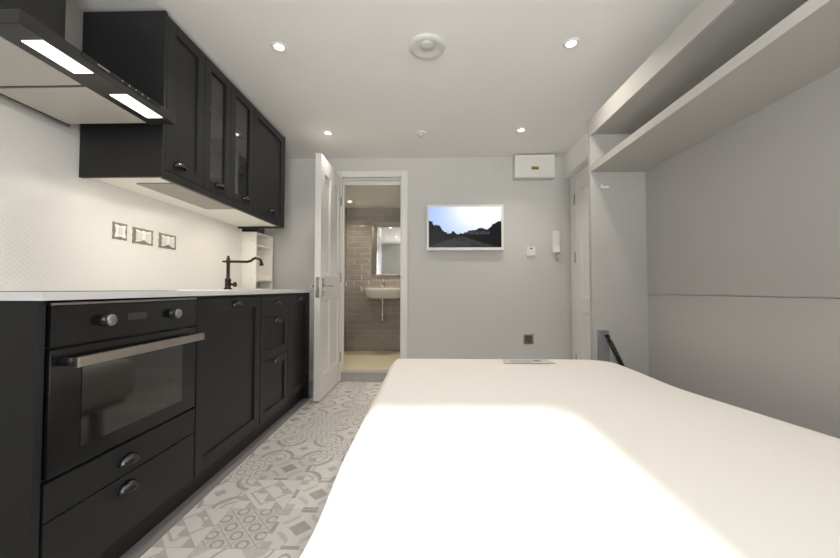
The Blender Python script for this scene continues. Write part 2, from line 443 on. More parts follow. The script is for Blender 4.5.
obj('lever', MB().tube([(LX1 + .004, 2.915, .957), (LX1 + .045, 2.915, .957), (LX1 + .052, 2.93, .957), (LX1 + .052, 3.03, .954)], .008)
    .tube([(LX0 - .004, 2.915, .957), (LX0 - .045, 2.915, .957), (LX0 - .052, 2.93, .957), (LX0 - .052, 3.03, .954)], .008), M['chrome'], h)
obj('thumb_turn', MB().lathe((LX1 + .005, 2.915, .905), 'x', [(.011, 0), (.011, .012), (.005, .013), (.005, .024), (0, .025)]), M['chrome'], h)
obj('latch_plate', MB().box(LX0 + .01, LX1 - .01, 2.861, 2.866, .86, 1.03).box(LX0 + .015, LX1 - .015, 2.852, 2.862, .94, .965), M['steel'], d1, .001)
for z in (.25, 1.05, 1.82):
    obj('hinge', MB().lathe((LX1 + .004, 3.517, z - .045), 'z', [(.007, 0), (.007, .09)], 12), M['steel'], d1)

# ---- entrance door on the right wall
d2 = thing('door_2', 'white panelled entrance door beside the bed cabinet, seen edge on', 'door', (1.45, 3.0, 0), kind='structure')
obj('door_leaf', panel_leaf(1.424, 1.4495, 2.65, 3.40, .01, 1.98, [(2.77, 2.97, .85, 1.87), (3.08, 3.28, .85, 1.87), (2.77, 2.97, .2, .72), (3.08, 3.28, .2, .72)], -1), M['gloss'], d2, recalc=False)
for z in (.26, 1.235, 1.80):
    obj('hinge', MB().lathe((1.422, 3.408, z - .05), 'z', [(.008, 0), (.008, .1)], 12), M['steel'], d2)
obj('architrave', MB().box(1.428, 1.45, 3.415, 3.525, 0, 2.045).box(1.428, 1.45, 2.64, 3.415, 1.985, 2.045), M['gloss'], d2, .004)

# ------------------------------------------------------------------ kitchen: splashback
tag(obj('splashback', MB().box(XL, XL + .008, .885, 3.06, .922, 1.645), M['mosaic'], loc=(0, 0, 0)), 'white fish scale mosaic splashback above the worktop', 'splashback', kind='structure')

# ---- base units
FX0, FX1 = -1.04, -1.02                                   # door thickness
def cup_handle(y, z, parent, x=FX1, s=1.0):
    bm = bmesh.new(); n, k = 16, 8
    w, d, h = .038 * s, .026 * s, .03 * s
    g = [[bm.verts.new((x + d * math.sin(PI * i / n) * math.sin(PI / 2 * j / k), y + w * math.cos(PI * i / n), z + h * math.sin(PI * i / n) * math.cos(PI / 2 * j / k) - .012)) for j in range(k + 1)] for i in range(n + 1)]
    for i in range(n):
        for j in range(k):
            f = bm.faces.new((g[i][j], g[i + 1][j], g[i + 1][j + 1], g[i][j + 1])); f.smooth = True
    bmesh.ops.remove_doubles(bm, verts=bm.verts, dist=1e-5)
    return obj('cup_handle', bm, M['pewter'], parent, solid=.003, label='pewter cup handle')
def shaker(x0, x1, y0, y1, z0, z1, st=.055, rec=.010):   # front in the YZ plane facing +X
    mb = MB()
    mb.box(x0, x1 - rec, y0, y1, z0, z1)
    mb.box(x1 - rec, x1, y0, y0 + st, z0, z1).box(x1 - rec, x1, y1 - st, y1, z0, z1)
    mb.box(x1 - rec, x1, y0 + st, y1 - st, z0, z0 + st).box(x1 - rec, x1, y0 + st, y1 - st, z1 - st, z1)
    return mb
def carcass(y0, y1, z0, z1, x0, x1, t=.018, open_front=True, shelf=None):
    mb = MB().box(x0, x1, y0, y0 + t, z0, z1).box(x0, x1, y1 - t, y1, z0, z1).box(x0, x1, y0 + t, y1 - t, z0, z0 + t).box(x0, x1, y0 + t, y1 - t, z1 - t, z1).box(x0, x0 + .008, y0 + t, y1 - t, z0 + t, z1 - t)
    for q in shelf or (): mb.box(x0 + .008, x1 - .02, y0 + t, y1 - t, q, q + t)
    return mb
KX = XL + .012
ZT, ZB = .899, .125
tag(obj('end_panel', MB().box(KX, -1.018, .893, .912, 0.0, ZT), M['black'], bevel=.0015), 'wide black end panel beside the oven, flat side towards the viewer', 'panel')
# oven housing
t = thing('oven_cabinet', 'black cabinet housing the oven, two flat drawers below it', 'cabinet', (-1.3, 1.225, 0))
obj('body', MB().box(KX, FX0 - .002, .914, .925, .1225, ZT).box(KX, FX0 - .002, 1.518, 1.527, .1225, ZT).box(KX, FX0 - .002, .925, 1.518, .1225, .138).box(KX, FX0 - .002, .925, 1.518, .402, .414).box(KX, KX + .01, .925, 1.518, .118, ZT), M['blackin'], t)
for z0, z1, hz in ((.306, .408, .353), (.105, .302, .262)):
    dr = obj('drawer', MB().box(FX0, FX1, .922, 1.524, z0, z1), M['black'], t, .0015)
    cup_handle(1.185, hz, dr)
# oven
t = thing('oven', 'black built in electric oven with a steel bar handle', 'oven', (-1.3, 1.225, .416))
obj('oven_body', MB().box(KX + .05, FX0, .928, 1.515, .418, .884), M['ovenblack'], t)
cp = obj('control_panel', MB().box(FX0, FX1 + .002, .925, 1.522, .772, .884), M['ovenblack'], t, .002)
obj('display', MB().box(FX1 + .002, FX1 + .003, 1.165, 1.248, .824, .848), M['ovenglass'], cp)
for y in (1.078, 1.371):
    K_ = obj('knob', MB().lathe((FX1 + .002, y, .833), 'x', [(.019, 0), (.019, .004), (.0165, .006), (.0165, .024)]), M['ovenblack'], cp)
    obj('knob_cap', MB().lathe((FX1 + .026, y, .833), 'x', [(.0175, 0), (.0175, .005), (.015, .008), (0, .008)]), M['steel'], K_, label='round steel cap')
obj('trim_strip', MB().box(FX0, FX1 + .001, .925, 1.522, .885, .892), M['steel'], t, .001)
dr = obj('oven_door', MB().box(FX0, FX1 + .002, .925, 1.522, .418, .764), M['ovenblack'], t, .003)
obj('door_glass', MB().box(FX1 + .002, FX1 + .0035, 1.014, 1.435, .47, .70), M['ovenglass'], dr, label='dark glass window of the oven door')
hd = obj('bar_handle', MB().box(FX1 + .032, FX1 + .05,  .955, 1.505, .711, .740), M['steel'], dr, .003, label='brushed steel bar handle')
for y in (.962, 1.484):
    obj('handle_post', MB().lathe((FX1 + .001, y, .727), 'x', [(.012, 0), (.012, .036)], 16), M['blackplastic'], hd)
# sink cabinet
t = thing('base_cabinet', 'black shaker base cabinet with one wide door, right of the oven', 'cabinet', (-1.3, 1.82, 0), 'black base cabinets')
obj('body', carcass(1.529, 2.118, .1225, ZT, KX, FX0 - .002), M['blackin'], t)
dr = obj('door', shaker(FX0, FX1, 1.531, 2.115, ZB - .02, .885, .062), M['black'], t, .0015)
cup_handle(1.845, .853, dr)
# drawer cabinet
t = thing('base_cabinet', 'black base cabinet with a stack of three drawers', 'cabinet', (-1.3, 2.33, 0), 'black base cabinets')
obj('body', carcass(2.120, 2.538, .1225, ZT, KX, FX0 - .002), M['blackin'], t)
for i, (z0, z1, hz) in enumerate(((.752, .885, .835), (.482, .748, .722), (ZB - .02, .478, .452))):
    dr = obj('drawer', shaker(FX0, FX1, 2.124, 2.535, z0, z1, .055) if i else MB().box(FX0, FX1, 2.124, 2.535, z0, z1), M['black'], t, .0015)
    cup_handle(2.345, hz, dr)
t = thing('base_cabinet', 'narrow black base cabinet at the far end of the run', 'cabinet', (-1.3, 2.75, 0), 'black base cabinets')
obj('body', carcass(2.540, 2.968, .1225, ZT, KX, FX0 - .002), M['blackin'], t)
dr = obj('door', shaker(FX0, FX1, 2.543, 2.964, ZB, .885, .055), M['black'], t, .0015)
cup_handle(2.75, .853, dr)
t = tag(obj('end_panel', MB().box(KX, -1.018, 2.970, 2.99, .0, ZT), M['black'], bevel=.0015), 'black end panel beside the open white door', 'panel')
tag(obj('plinth', MB().box(-1.08, -1.064, .914, 2.968, 0, .122), M['plinth']), 'black recessed plinth under the base cabinets', 'plinth')
# worktop with inset sink
WT0, WT1 = ZT + .0005, .922
mb = MB()
SX0, SX1, SY0, SY1 = -1.30, -1.10, 1.95, 2.60             # basin hole
mb.box(XL + .009, SX0, .885, 3.02, WT0, WT1).box(SX1, -.998, .885, 3.02, WT0, WT1).box(SX0, SX1, .885, SY0, WT0, WT1).box(SX0, SX1, SY1, 3.02, WT0, WT1)
tag(obj('worktop', mb, M['top']), 'long white worktop above the black base cabinets', 'worktop')
t = thing('sink', 'white inset sink in the worktop below the dark tap', 'sink', (-1.2, 2.3, WT1))
mb = MB()
rx0, rx1, ry0, ry1 = -1.50, -1.06, 1.85, 2.80
mb.box(rx0, SX0, ry0, ry1, WT1, WT1 + .005).box(SX1, rx1, ry0, ry1, WT1, WT1 + .005).box(SX0, SX1, ry0, SY0, WT1, WT1 + .005).box(SX0, SX1, SY1, ry1, WT1, WT1 + .005)
obj('rim', mb, M['ceramic'], t)
g = .003
obj('bowl', MB().box(SX0 + g, SX0 + .012, SY0 + g, SY1 - g, .78, WT1).box(SX1 - .012, SX1 - g, SY0 + g, SY1 - g, .78, WT1).box(SX0 + .012, SX1 - .012, SY0 + g, SY0 + .012, .78, WT1).box(SX0 + .012, SX1 - .012, SY1 - .012, SY1 - g, .78, WT1).box(SX0 + g, SX1 - g, SY0 + g, SY1 - g, .77, .78), M['ceramic'], t)
obj('drain', MB().lathe((-1.2, 2.25, .78), 'z', [(.035, 0), (.035, .003), (.02, .004), (0, .001)]), M['chrome'], t)
# hob (on the worktop at eye level)
t = thing('hob', 'flat black glass hob let into the worktop above the oven', 'hob', (-1.32, 1.225, WT1))
obj('hob_glass', MB().box(-1.57, -1.09, .955, 1.495, WT1, WT1 + .002), M['ovenglass'], t)
# tap
TX, TY, TZ = -1.424, 2.46, WT1 + .005
t = thing('tap', 'dark bronze kitchen tap with a swan spout standing at the sink', 'tap', (TX, TY, TZ))
obj('body', MB().lathe((TX, TY, TZ), 'z', [(.028, 0), (.028, .006), (.02, .012), (.019, .06), (.023, .066), (.019, .073), (.012, .085), (.0115, .185), (.016, .19), (.016, .205), (.012, .21), (.011, .225), (.007, .23), (.009, .237), (0, .243)]), M['bronze'], t)
sp = [(TX - .042, TY, 1.126), (TX, TY, 1.126), (TX + .1, TY, 1.124), (TX + .14, TY, 1.124), (TX + .165, TY, 1.131), (TX + .18, TY, 1.144), (TX + .197, TY, 1.151), (TX + .218, TY, 1.147), (TX + .234, TY, 1.134), (TX + .239, TY, 1.117)]
obj('spout', MB().tube(sp, [.006, .009, .009, .009, .009, .009, .009, .009, .009, .009]).lathe((TX + .239, TY, 1.095), 'z', [(.014, 0), (.015, .008), (.010, .024), (.009, .028)]), M['bronze'], t)
obj('lever', MB().tube([(TX, TY, .965), (TX + .05, TY, .962)], .009).lathe((TX + .05, TY, .945), 'z', [(.005, 0), (.014, .004), (.015, .018), (.011, .03), (.004, .036)], 16), M['bronze'], t)

# ---- wall units
UX0, UX1, UF = XL + .01, -1.272, -1.25
UZ0, UZ1 = 1.478, 2.247
DZ0 = 1.497
def wall_unit(label, y0, y1, doors, group='black wall cabinets'):
    t = thing('wall_cabinet', label, 'cabinet', ((UX0 + UX1) / 2, (y0 + y1) / 2, UZ0), group)
    obj('body', carcass(y0 + .0005, y1 - .0005, UZ0, UZ1, UX0, UX1 - .001, shelf=(1.75, 2.0)), [M['black'] if label.startswith('first') else M['blackin']], t)
    for a, b, gl, hy in doors:
        st = .055
        if gl:
            mb = MB().box(UX1, UF, a, a + st, DZ0, UZ1).box(UX1, UF, b - st, b, DZ0, UZ1).box(UX1, UF, a + st, b - st, DZ0, DZ0 + st).box(UX1, UF, a + st, b - st, UZ1 - st, UZ1)
            dr = obj('door', mb, M['black'], t, .0015)
            obj('glass_pane', MB().box(UX1 + .008, UX1 + .012, a + st, b - st, DZ0 + st, UZ1 - st), M['pane'], dr, label='clear glass pane')
        else:
            dr = obj('door', shaker(UX1, UF, a, b, DZ0, UZ1, st), M['black'], t, .0015)
        cup_handle(hy, 1.548, dr, UF)
    return t
wall_unit('first black wall cabinet next to the cooker hood, solid panelled door', 1.622, 1.905, [(1.624, 1.903, 0, 1.715)])
wall_unit('double black wall cabinet with two glazed doors', 1.905, 2.457, [(1.907, 2.165, 1, 2.05), (2.168, 2.455, 1, 2.356)])
wall_unit('last black wall cabinet nearest the open door, solid panelled door', 2.457, 2.985, [(2.459, 2.983, 0, 2.75)])
tag(obj('cabinet_side_panel', MB().box(UX0, UF + .001, 1.602, 1.620, 1.458, 2.257), M['black'], bevel=.0015), 'large black side panel of the wall cabinets facing the cooker hood', 'panel')
tag(obj('cabinet_side_panel', MB().box(UX0, UF + .001, 2.987, 3.003, 1.456, 2.257), M['black'], bevel=.0015), 'black side panel at the far end of the wall cabinets', 'panel')
tag(obj('pelmet', MB().box(UX1, UF, 1.6215, 2.9855, 1.456, 1.4945), M['black'], bevel=.0015), 'black pelmet strip along the bottom of the wall cabinets', 'pelmet')
t = thing('cabinet_underside', 'white board under the wall cabinets, its unlit section coloured grey', 'panel', (-1.45, 2.3, 1.46))
obj('board', MB().box(UX0, UX1 - .012, 1.6215, 2.9855, 1.472, 1.4775), M['under'], t)
obj('shaded_section', MB().box(-1.487, -1.286, 1.738, 2.30, 1.464, 1.4715), M['undershade'], t, .001, label='unlit section of the underside, shade put into its grey colour')  # grey colour stands for the shade on this part of the underside
for i, (y, lb) in enumerate(((1.86, 'warm led strip under the cabinets near the cooker hood'), (2.62, 'warm led strip under the cabinets above the tap'))):
    t = thing('under_cabinet_light', lb, 'light', (-1.278, y, 1.4665), 'led strips under the wall cabinets')
    obj('housing', MB().box(-1.2835, -1.2735, y - .23, y + .23, 1.4675, 1.4715), M['plastic'], t)
    obj('diffuser', MB().box(-1.2825, -1.2745, y - .225, y + .225, 1.4665, 1.4675), M['led'], t, label='glowing warm diffuser')
    light('led_light', 'AREA', (-1.278, y, 1.4655), 2.1, (1, .91, .76), (0, 0, 0), shape='RECTANGLE', size=.008, size_y=.44)

# ---- cooker hood
t = thing('cooker_hood', 'black chimney cooker hood with two lit lamps, beside the wall cabinets', 'cooker hood', (-1.39, 1.23, 1.67))
HY0, HY1, HX1 = .928, 1.532, -1.136
obj('canopy', MB().box(XL + .009, -1.255, HY0, HY1, 1.678, 1.712).box(-1.255, HX1, HY0, HY1, 1.6705, 1.712), M['hood'], t, .003)
mb = MB()
A = [(XL + .009, .95), (-1.17, .95), (-1.17, 1.51), (XL + .009, 1.51)]; B = [(XL + .009, 1.08), (-1.45, 1.08), (-1.45, 1.375), (XL + .009, 1.375)]
va = [mb.bm.verts.new((*p, 1.712)) for p in A]; vb = [mb.bm.verts.new((*p, 1.80)) for p in B]
mb.bm.faces.new(va[::-1]); mb.bm.faces.new(vb)
for i in range(4): mb.bm.faces.new((va[i], va[(i + 1) % 4], vb[(i + 1) % 4], vb[i]))
obj('sloping_top', mb, M['hood'], t, .002)
obj('chimney', MB().box(XL + .009, -1.475, 1.09, 1.362, 1.79, ZC), M['hood'], t, .002)
for y0, y1 in ((.945, 1.222), (1.238, 1.512)):
    obj('filter', MB().box(-1.615, -1.256, y0, y1, 1.669, 1.6775), M['filter'], t, .002, label='pale grey grease filter')
obj('rail', MB().box(-1.636, -1.622, HY0, HY1, 1.664, 1.678), M['steel'], t, .002)
for y0, y1 in ((.995, 1.153), (1.285, 1.465)):
    obj('lamp', MB().box(-1.212, -1.146, y0, y1, 1.6685, 1.6705), M['hoodlamp'], t, .0005, label='glowing rectangular lamp')
    light('hood_light', 'AREA', (-1.181, (y0 + y1) / 2, 1.665), .3, (1, .9, .76), (0, 0, 0), shape='RECTANGLE', size=.06, size_y=.16)
obj('control_strip', MB().box(HX1, HX1 + .002, 1.10, 1.44, 1.694, 1.709), M['ovenblack'], t)
obj('badge', MB().box(HX1 + .002, HX1 + .0028, 1.155, 1.20, 1.700, 1.705), M['steel'], t, label='small pale badge')
for k in range(5): obj('control_button', MB().box(HX1 + .002, HX1 + .0028, 1.25 + k * .03, 1.256 + k * .03, 1.699, 1.705), M['steel'], t)

# ---- decorative sockets and switch on the splashback
def wall_plate(label, cat, name, y, z, w, h, sw):
    x = XL + .008
    t = thing(name, label, cat, (x, y, z - h / 2), 'ornate pewter plates on the splashback')
    mb = MB(); n = 48; pts = []
    for i in range(n):                                  # plate with a scalloped edge
        a = 2 * PI * i / n; c, s_ = math.cos(a), math.sin(a)
        k = 1 / max(abs(c), abs(s_)); pts.append((y + c * k * w / 2 * (1 + .02 * math.cos(8 * a)), z + s_ * k * h / 2 * (1 + .02 * math.cos(8 * a))))
    mb.prism(pts, 'x', x, x + .005)
    pl = obj('plate', mb, M['antique'], t, .001)
    pts = []
    for i in range(n * 2):                              # white inset with a curly outline
        a = 2 * PI * i / (n * 2); c, s_ = math.cos(a), math.sin(a)
        k = 1 / max(abs(c), abs(s_)) ; q = .35 + .035 * math.cos((8 if not sw else 4) * a + (0 if not sw else PI))
        pts.append((y + c * k * w * q, z + s_ * k * h * q))
    obj('inset', MB().prism(pts, 'x', x + .004, x + .0065), M['plastic'], t, label='white inset')
    if sw:
        obj('rocker', MB().box(x + .006, x + .011, y - .012, y + .012, z - .02, z + .02), M['greyplastic'], t, .002)
    else:
        for dy in (-w * .23, w * .23):
            obj('socket_face', MB().box(x + .006, x + .0085, y + dy - .021, y + dy + .021, z - .027, z + .02), M['greyplastic'], t, .002)
        obj('crest', MB().prism([(y - .02, z - h * .43), (y + .02, z - h * .43), (y + .012, z - h * .27), (y, z - h * .22), (y - .012, z - h * .27)], 'x', x + .0062, x + .009), M['antique'], t, .001, label='pewter crest')
wall_plate('ornate square pewter light switch, nearest the cooker hood', 'light switch', 'light_switch', 1.829, 1.239, .085, .088, True)
wall_plate('ornate double socket, middle plate on the white splashback', 'socket', 'wall_socket', 1.982, 1.233, .142, .09, False)
wall_plate('ornate double socket nearest the tap on the white splashback', 'socket', 'wall_socket', 2.173, 1.231, .142, .09, False)

# ---- shallow open shelf unit on the left wall past the cabinets
t = thing('shelf_unit', 'shallow cream open shelf unit on the wall beyond the tap', 'shelf unit', (-1.575, 3.24, .93))
sx0, sx1, sy0, sy1 = XL + .001, -1.528, 3.068, 3.41
obj('side_panel', MB().box(sx0, sx1, sy0, sy0 + .018, .923, 1.44), M['under'], t, .001)
obj('side_panel', MB().box(sx0, sx1, sy1 - .018, sy1, .923, 1.44), M['under'], t, .001)
obj('back_panel', MB().box(sx0, sx0 + .006, sy0 + .018, sy1 - .018, .923, 1.44), M['under'], t)
for z in (.923, 1.0, 1.318, 1.425):
    obj('shelf', MB().box(sx0 + .006, sx1 - .002, sy0 + .018, sy1 - .018, z, z + .015), M['under'], t, .001)
for z in (1.36, 1.02, 1.18): obj('screw_cap', MB().lathe((-1.57, sy0 - .001, z), 'y', [(.004, 0), (.004, .002)], 10), M['metalgrey'], t)
tag(obj('junction_box', MB().box(sx0, -1.515, 3.07, 3.20, 1.441, 1.50), M['blackplastic'], bevel=.002), 'dark box on top of the cream shelf unit', 'box')

# ------------------------------------------------------------------ fold-down bed and its cabinet
CX0, CX1, CYF, CYN = 1.02, 1.36, 2.20, -.3
t = thing('bed_cabinet', 'pale fold down bed cabinet lining the right wall, shelf along its top', 'cabinet', (1.2, 1.0, 0))
obj('side_panel', MB().box(CX0, CX1, CYF, CYF + .035, 0, 2.0), M['panel'], t, .001)
obj('side_panel', MB().box(CX0, CX1, CYN - .035, CYN, 0, 2.0), M['panel'], t, .001)
obj('back_panel', MB().box(CX1, CX1 + .018, CYN, CYF + .035, .9005, 2.0), M['panelin'], t, label='upper pale grey back panel')
obj('back_panel', MB().box(CX1, CX1 + .018, CYN, CYF + .035, 0, .8980), M['panelin'], t, label='lower pale grey back panel')
obj('shelf', MB().box(CX0, CX1, CYN, CYF, 1.662, 1.704), M['panel'], t, .001)
obj('top_panel', MB().box(CX0 + .018, CX1, CYN, CYF, 1.903, 1.921), M['panelin'], t, .001)
obj('fascia', MB().box(CX0, CX0 + .018, CYN, CYF, 1.892, 2.0), M['panel'], t, .001)
obj('strut_bracket', MB().box(1.046, 1.119, CYF - .004, CYF, .46, .676), M['metalgrey'], t, .001, label='grey metal strut bracket')
obj('gas_strut', MB().tube([(1.102, CYF - .018, .637), (1.114, CYF - .02, .612)], .008).tube([(1.114, CYF - .02, .612), (1.215, CYF - .026, .395)], .012).lathe((1.101, CYF - .026, .640), 'y', [(.011, 0), (.011, .024)], 16), M['blackplastic'], t, label='black gas strut')
obj('catch', MB().box(1.077, 1.125, CYF - .017, CYF, 1.560, 1.570).box(1.077, 1.084, CYF - .017, CYF, 1.570, 1.584), M['plastic'], t, .001, label='small white catch')

bx0, bx1, by0, by1 = -.225, 1.10, .28, 2.178
t = thing('fold_down_bed', 'low white fold down bed under the mattress', 'bed', (.5, 1.25, 0))
obj('platform', MB().box(bx0 + .05, 1.32, by0 + .07, by1 - .05, .235, .275), M['panel'], t, .003)
for x, y in ((bx0 + .11, by0 + .18), (bx0 + .11, by1 - .18)):
    obj('leg', MB().box(x - .022, x + .022, y - .022, y + .022, 0, .235), M['metalgrey'], t, .002)
obj('rear_rail', MB().box(1.28, 1.32, by0 + .1, by1 - .08, .275, .34), M['panel'], t, .002)
def mattress():
    raw = [(bx0, by1), (bx0 - .003, 1.486), (bx0 - .007, .90), (bx0 + .008, .628), (bx0 - .006, .56), (bx0, by0), (1.0, by0), (1.23, .33), (1.25, .594),
           (1.214, .976), (1.155, 1.273), (1.104, 1.528), (1.112, 1.868), (1.112, 2.06), (1.06, 2.152), (.934, by1), (.4, by1)]
    n = len(raw); R = [Vector(p) for p in raw]; P = []
    L = [(R[(i + 1) % n] - R[i]).length for i in range(n)]; T = sum(L); N = 420
    i, acc = 0, 0.
    for k in range(N):                                  # even resampling, then a soft rounding of the outline
        d = T * k / N
        while acc + L[i] < d: acc += L[i]; i += 1
        P.append(R[i].lerp(R[(i + 1) % n], (d - acc) / L[i]))
    for _ in range(10):
        P = [(P[k - 2] + P[k - 1] * 2 + P[k] * 2 + P[(k + 1) % N] * 2 + P[(k + 2) % N]) / 8 for k in range(N)]
    cen = Vector((sum(p.x for p in P) / N, sum(p.y for p in P) / N)); nor = []
    for k in range(N):
        d = P[(k + 2) % N] - P[k - 2]; v = Vector((d.y, -d.x)).normalized()
        nor.append(-v if v.dot(P[k] - cen) < 0 else v)
    bm = bmesh.new(); rings = []
    prof = [(.05, .276), (.015, .285), (0, .31), (0, .445)] + [(.05 * (1 - math.cos(a)), .445 + .063 * math.sin(a)) for a in [PI / 2 * k / 8 for k in range(1, 9)]]
    for ins, z in prof:
        rings.append([bm.verts.new((p.x - v.x * ins, p.y - v.y * ins, z)) for p, v in zip(P, nor)])
    base = [(p - v * .05) for p, v in zip(P, nor)]
    for k in (.94, .8, .6, .4, .2, .05):
        rings.append([bm.verts.new((cen.x + (q.x - cen.x) * k, cen.y + (q.y - cen.y) * k, .508 + .005 * (1 - k * k))) for q in base])
    for A, B in zip(rings, rings[1:]):
        for i in range(N):
            f = bm.faces.new((A[i], A[(i + 1) % N], B[(i + 1) % N], B[i])); f.smooth = True
    bm.faces.new(rings[-1]); bm.faces.new(rings[0])
    return bm
tag(obj('mattress', mattress(), M['sheet'], loc=(.5, 1.25, .276)), 'large mattress under a white sheet on the folded down bed', 'mattress')
t = thing('leaflet', 'flat grey printed leaflet lying on the white bed', 'leaflet', (.57, 2.04, .513))
LZ = .5135
obj('page', MB().prism([(.425, 1.982), (.717, 1.991), (.70, 2.10), (.439, 2.098)], 'z', LZ, LZ + .001), M['paper'], t)
obj('print', MB().prism([(.475, 2.003), (.595, 2.005), (.595, 2.08), (.475, 2.078)], 'z', LZ + .001, LZ + .0013), M['inkpale'], t)
obj('print_block', MB().prism([(.606, 2.038), (.65, 2.038), (.65, 2.072), (.606, 2.072)], 'z', LZ + .001, LZ + .0014), M['ink'], t)

# ------------------------------------------------------------------ end wall fittings
t = thing('television', 'white framed flat television showing a sunlit street, on the end wall', 'television', (.366, 3.5, 1.31))
TVX0, TVX1, TVZ0, TVZ1, TVY = -.014, .752, 1.315, 1.772, 3.475
fb = .028
obj('frame', MB().box(TVX0, TVX1, TVY, TVY + .03, TVZ1 - fb * .8, TVZ1).box(TVX0, TVX1, TVY, TVY + .03, TVZ0, TVZ0 + fb).box(TVX0, TVX0 + fb * .8, TVY, TVY + .03, TVZ0 + fb, TVZ1 - fb * .8).box(TVX1 - fb * .8, TVX1, TVY, TVY + .03, TVZ0 + fb, TVZ1 - fb * .8), M['plastic'], t, .002)
obj('screen', MB().box(TVX0 + fb * .8, TVX1 - fb * .8, TVY + .006, TVY + .012, TVZ0 + fb, TVZ1 - fb * .8), M['screen'], t)
obj('back_cover', MB().box(TVX0 + .03, TVX1 - .03, TVY + .0125, TVY + .045, TVZ0 + .03, TVZ1 - .03), M['greyplastic'], t)
obj('wall_bracket', MB().box(.25, .48, TVY + .045, YB, 1.42, 1.66), M['blackplastic'], t)
obj('sensor', MB().box(.0, .07, TVY + .004, TVY + .02, TVZ0 - .010, TVZ0), M['metalgrey'], t, .001)

t = thing('fuse_box', 'white fuse box with a small yellow label, high on the end wall', 'fuse box', (1.055, YB, 2.03))
obj('enclosure', MB().box(.858, 1.252, YB - .09, YB, 2.028, 2.26), M['greyplastic'], t, .004)
obj('cover', MB().box(.861, 1.249, YB - .103, YB - .09, 2.031, 2.255), M['plastic'], t, .004)
obj('warning_label', MB().box(1.018, 1.092, YB - .104, YB - .103, 2.105, 2.137), M['yellow'], t, label='yellow warning label')
obj('label_print', MB().box(1.026, 1.084, YB - .1045, YB - .104, 2.112, 2.119).box(1.026, 1.06, YB - .1045, YB - .104, 2.124, 2.130), M['blackplastic'], t)
t = thing('blank_plate', 'small square white plate on the wall left of the fuse box', 'wall plate', (.715, YB, 2.15))
obj('plate', MB().box(.672, .758, YB - .009, YB, 2.135, 2.212), M['wall'], t, .003)
for x in (.685, .745): obj('screw', MB().lathe((x, YB - .009, 2.173), 'y', [(.004, 0), (.004, -.001)], 10), M['greyplastic'], t)
t = thing('thermostat', 'small white thermostat with a dark display on the end wall', 'thermostat', (1.033, YB, 1.26))
obj('case', MB().box(.988, 1.076, YB - .025, YB, 1.262, 1.357), M['plastic'], t, .005)
obj('display', MB().prism([(1.018, 1.342), (1.046, 1.342), (1.041, 1.332), (1.032, 1.327), (1.023, 1.332)], 'y', YB - .0265, YB - .025), M['blackplastic'], t, label='dark display')
t = thing('entry_phone', 'white wall entry phone handset beside the entrance door', 'phone', (1.29, YB, 1.25))
obj('base', MB().box(1.256, 1.326, YB - .022, YB, 1.285, 1.505), M['greyplastic'], t, .006)
obj('handset', MB().prism([(YB - .022, 1.29), (YB - .05, 1.285), (YB - .058, 1.30), (YB - .048, 1.33), (YB - .040, 1.36), (YB - .040, 1.44), (YB - .048, 1.47), (YB - .056, 1.50), (YB - .048, 1.512), (YB - .022, 1.508)], 'x', 1.240, 1.31), M['plastic'], t, .006)
obj('cord', MB().tube([(1.285, YB - .02, 1.287), (1.29, YB - .022, 1.24), (1.30, YB - .02, 1.215), (1.305, YB - .012, 1.24), (1.30, YB - .008, 1.287)], .005), M['greyplastic'], t)
t = thing('wall_socket', 'small square steel socket low on the end wall above the bed', 'socket', (1.006, YB, .38))
obj('plate', MB().box(.958, 1.054, YB - .006, YB, .383, .476), M['steel'], t, .002)
obj('socket_face', MB().box(.975, 1.037, YB - .0075, YB - .006, .40, .46), M['socketgrey'], t)

# ------------------------------------------------------------------ ceiling fittings
proto = thing('downlight', 'recessed ceiling spotlight nearest the black wall cabinets, front left', 'downlight', (-.822, 1.88, ZC), 'recessed ceiling spotlights')
obj('bezel', MB().lathe((-.822, 1.88, ZC), 'z', [(.026, -.001), (.028, -.005), (.038, -.005), (.043, -.0005), (.026, -.0005)], 32), M['plastic'], proto)
obj('bulb', MB().lathe((-.822, 1.88, ZC), 'z', [(.026, -.0005), (.026, -.003), (.018, -.0035), (0, -.004)], 32), M['lamp'], proto, label='glowing bulb face')
spots = [(-.822, 1.88)]
for x, y, lb in ((.782, 1.89, 'recessed ceiling spotlight right of the round vent'), (-.857, 2.95, 'recessed ceiling spotlight above the open white door'), (.786, 2.93, 'recessed ceiling spotlight in front of the fuse box'),
                 (-.822, .5, 'unseen ceiling spotlight added for light on the kitchen side'), (.782, .5, 'unseen ceiling spotlight added for light on the bed side')):  # these two are out of view, added for their light
    dup(proto, (x + .822, y - 1.88, 0), lb); spots.append((x, y))
for x, y in spots:
    light('spot_light', 'SPOT', (x, y, ZC - .012), 23, (1, .90, .80), (0, 0, 0), spot_size=math.radians(125), spot_blend=.9, shadow_soft_size=.03)

t = thing('ceiling_vent', 'round white ceiling vent with a raised central disc', 'vent', (0, 1.89, ZC))
obj('flange', MB().lathe((-.003, 1.89, ZC), 'z', [(.098, -.0005), (.1, -.006), (.096, -.016), (.082, -.021), (.06, -.020), (.046, -.013), (.0, -.012)], 48), M['greyplastic'], t)
obj('disc', MB().lathe((-.003, 1.86, ZC), 'z', [(.036, -.012), (.040, -.018), (.038, -.022), (.02, -.0245), (0, -.025)], 40), M['greyplastic'], t)
t = thing('smoke_detector', 'small white round detector on the ceiling near the end wall', 'detector', (-.06, 2.96, ZC))
obj('base', MB().lathe((-.06, 2.96, ZC), 'z', [(.045, -.0005), (.046, -.008), (.040, -.012), (.02, -.014), (0, -.014)], 32), M['plastic'], t)
obj('sensor_head', MB().lathe((-.06, 2.96, ZC), 'z', [(.022, -.014), (.024, -.026), (.018, -.034), (0, -.036)], 24), M['greyplastic'], t)

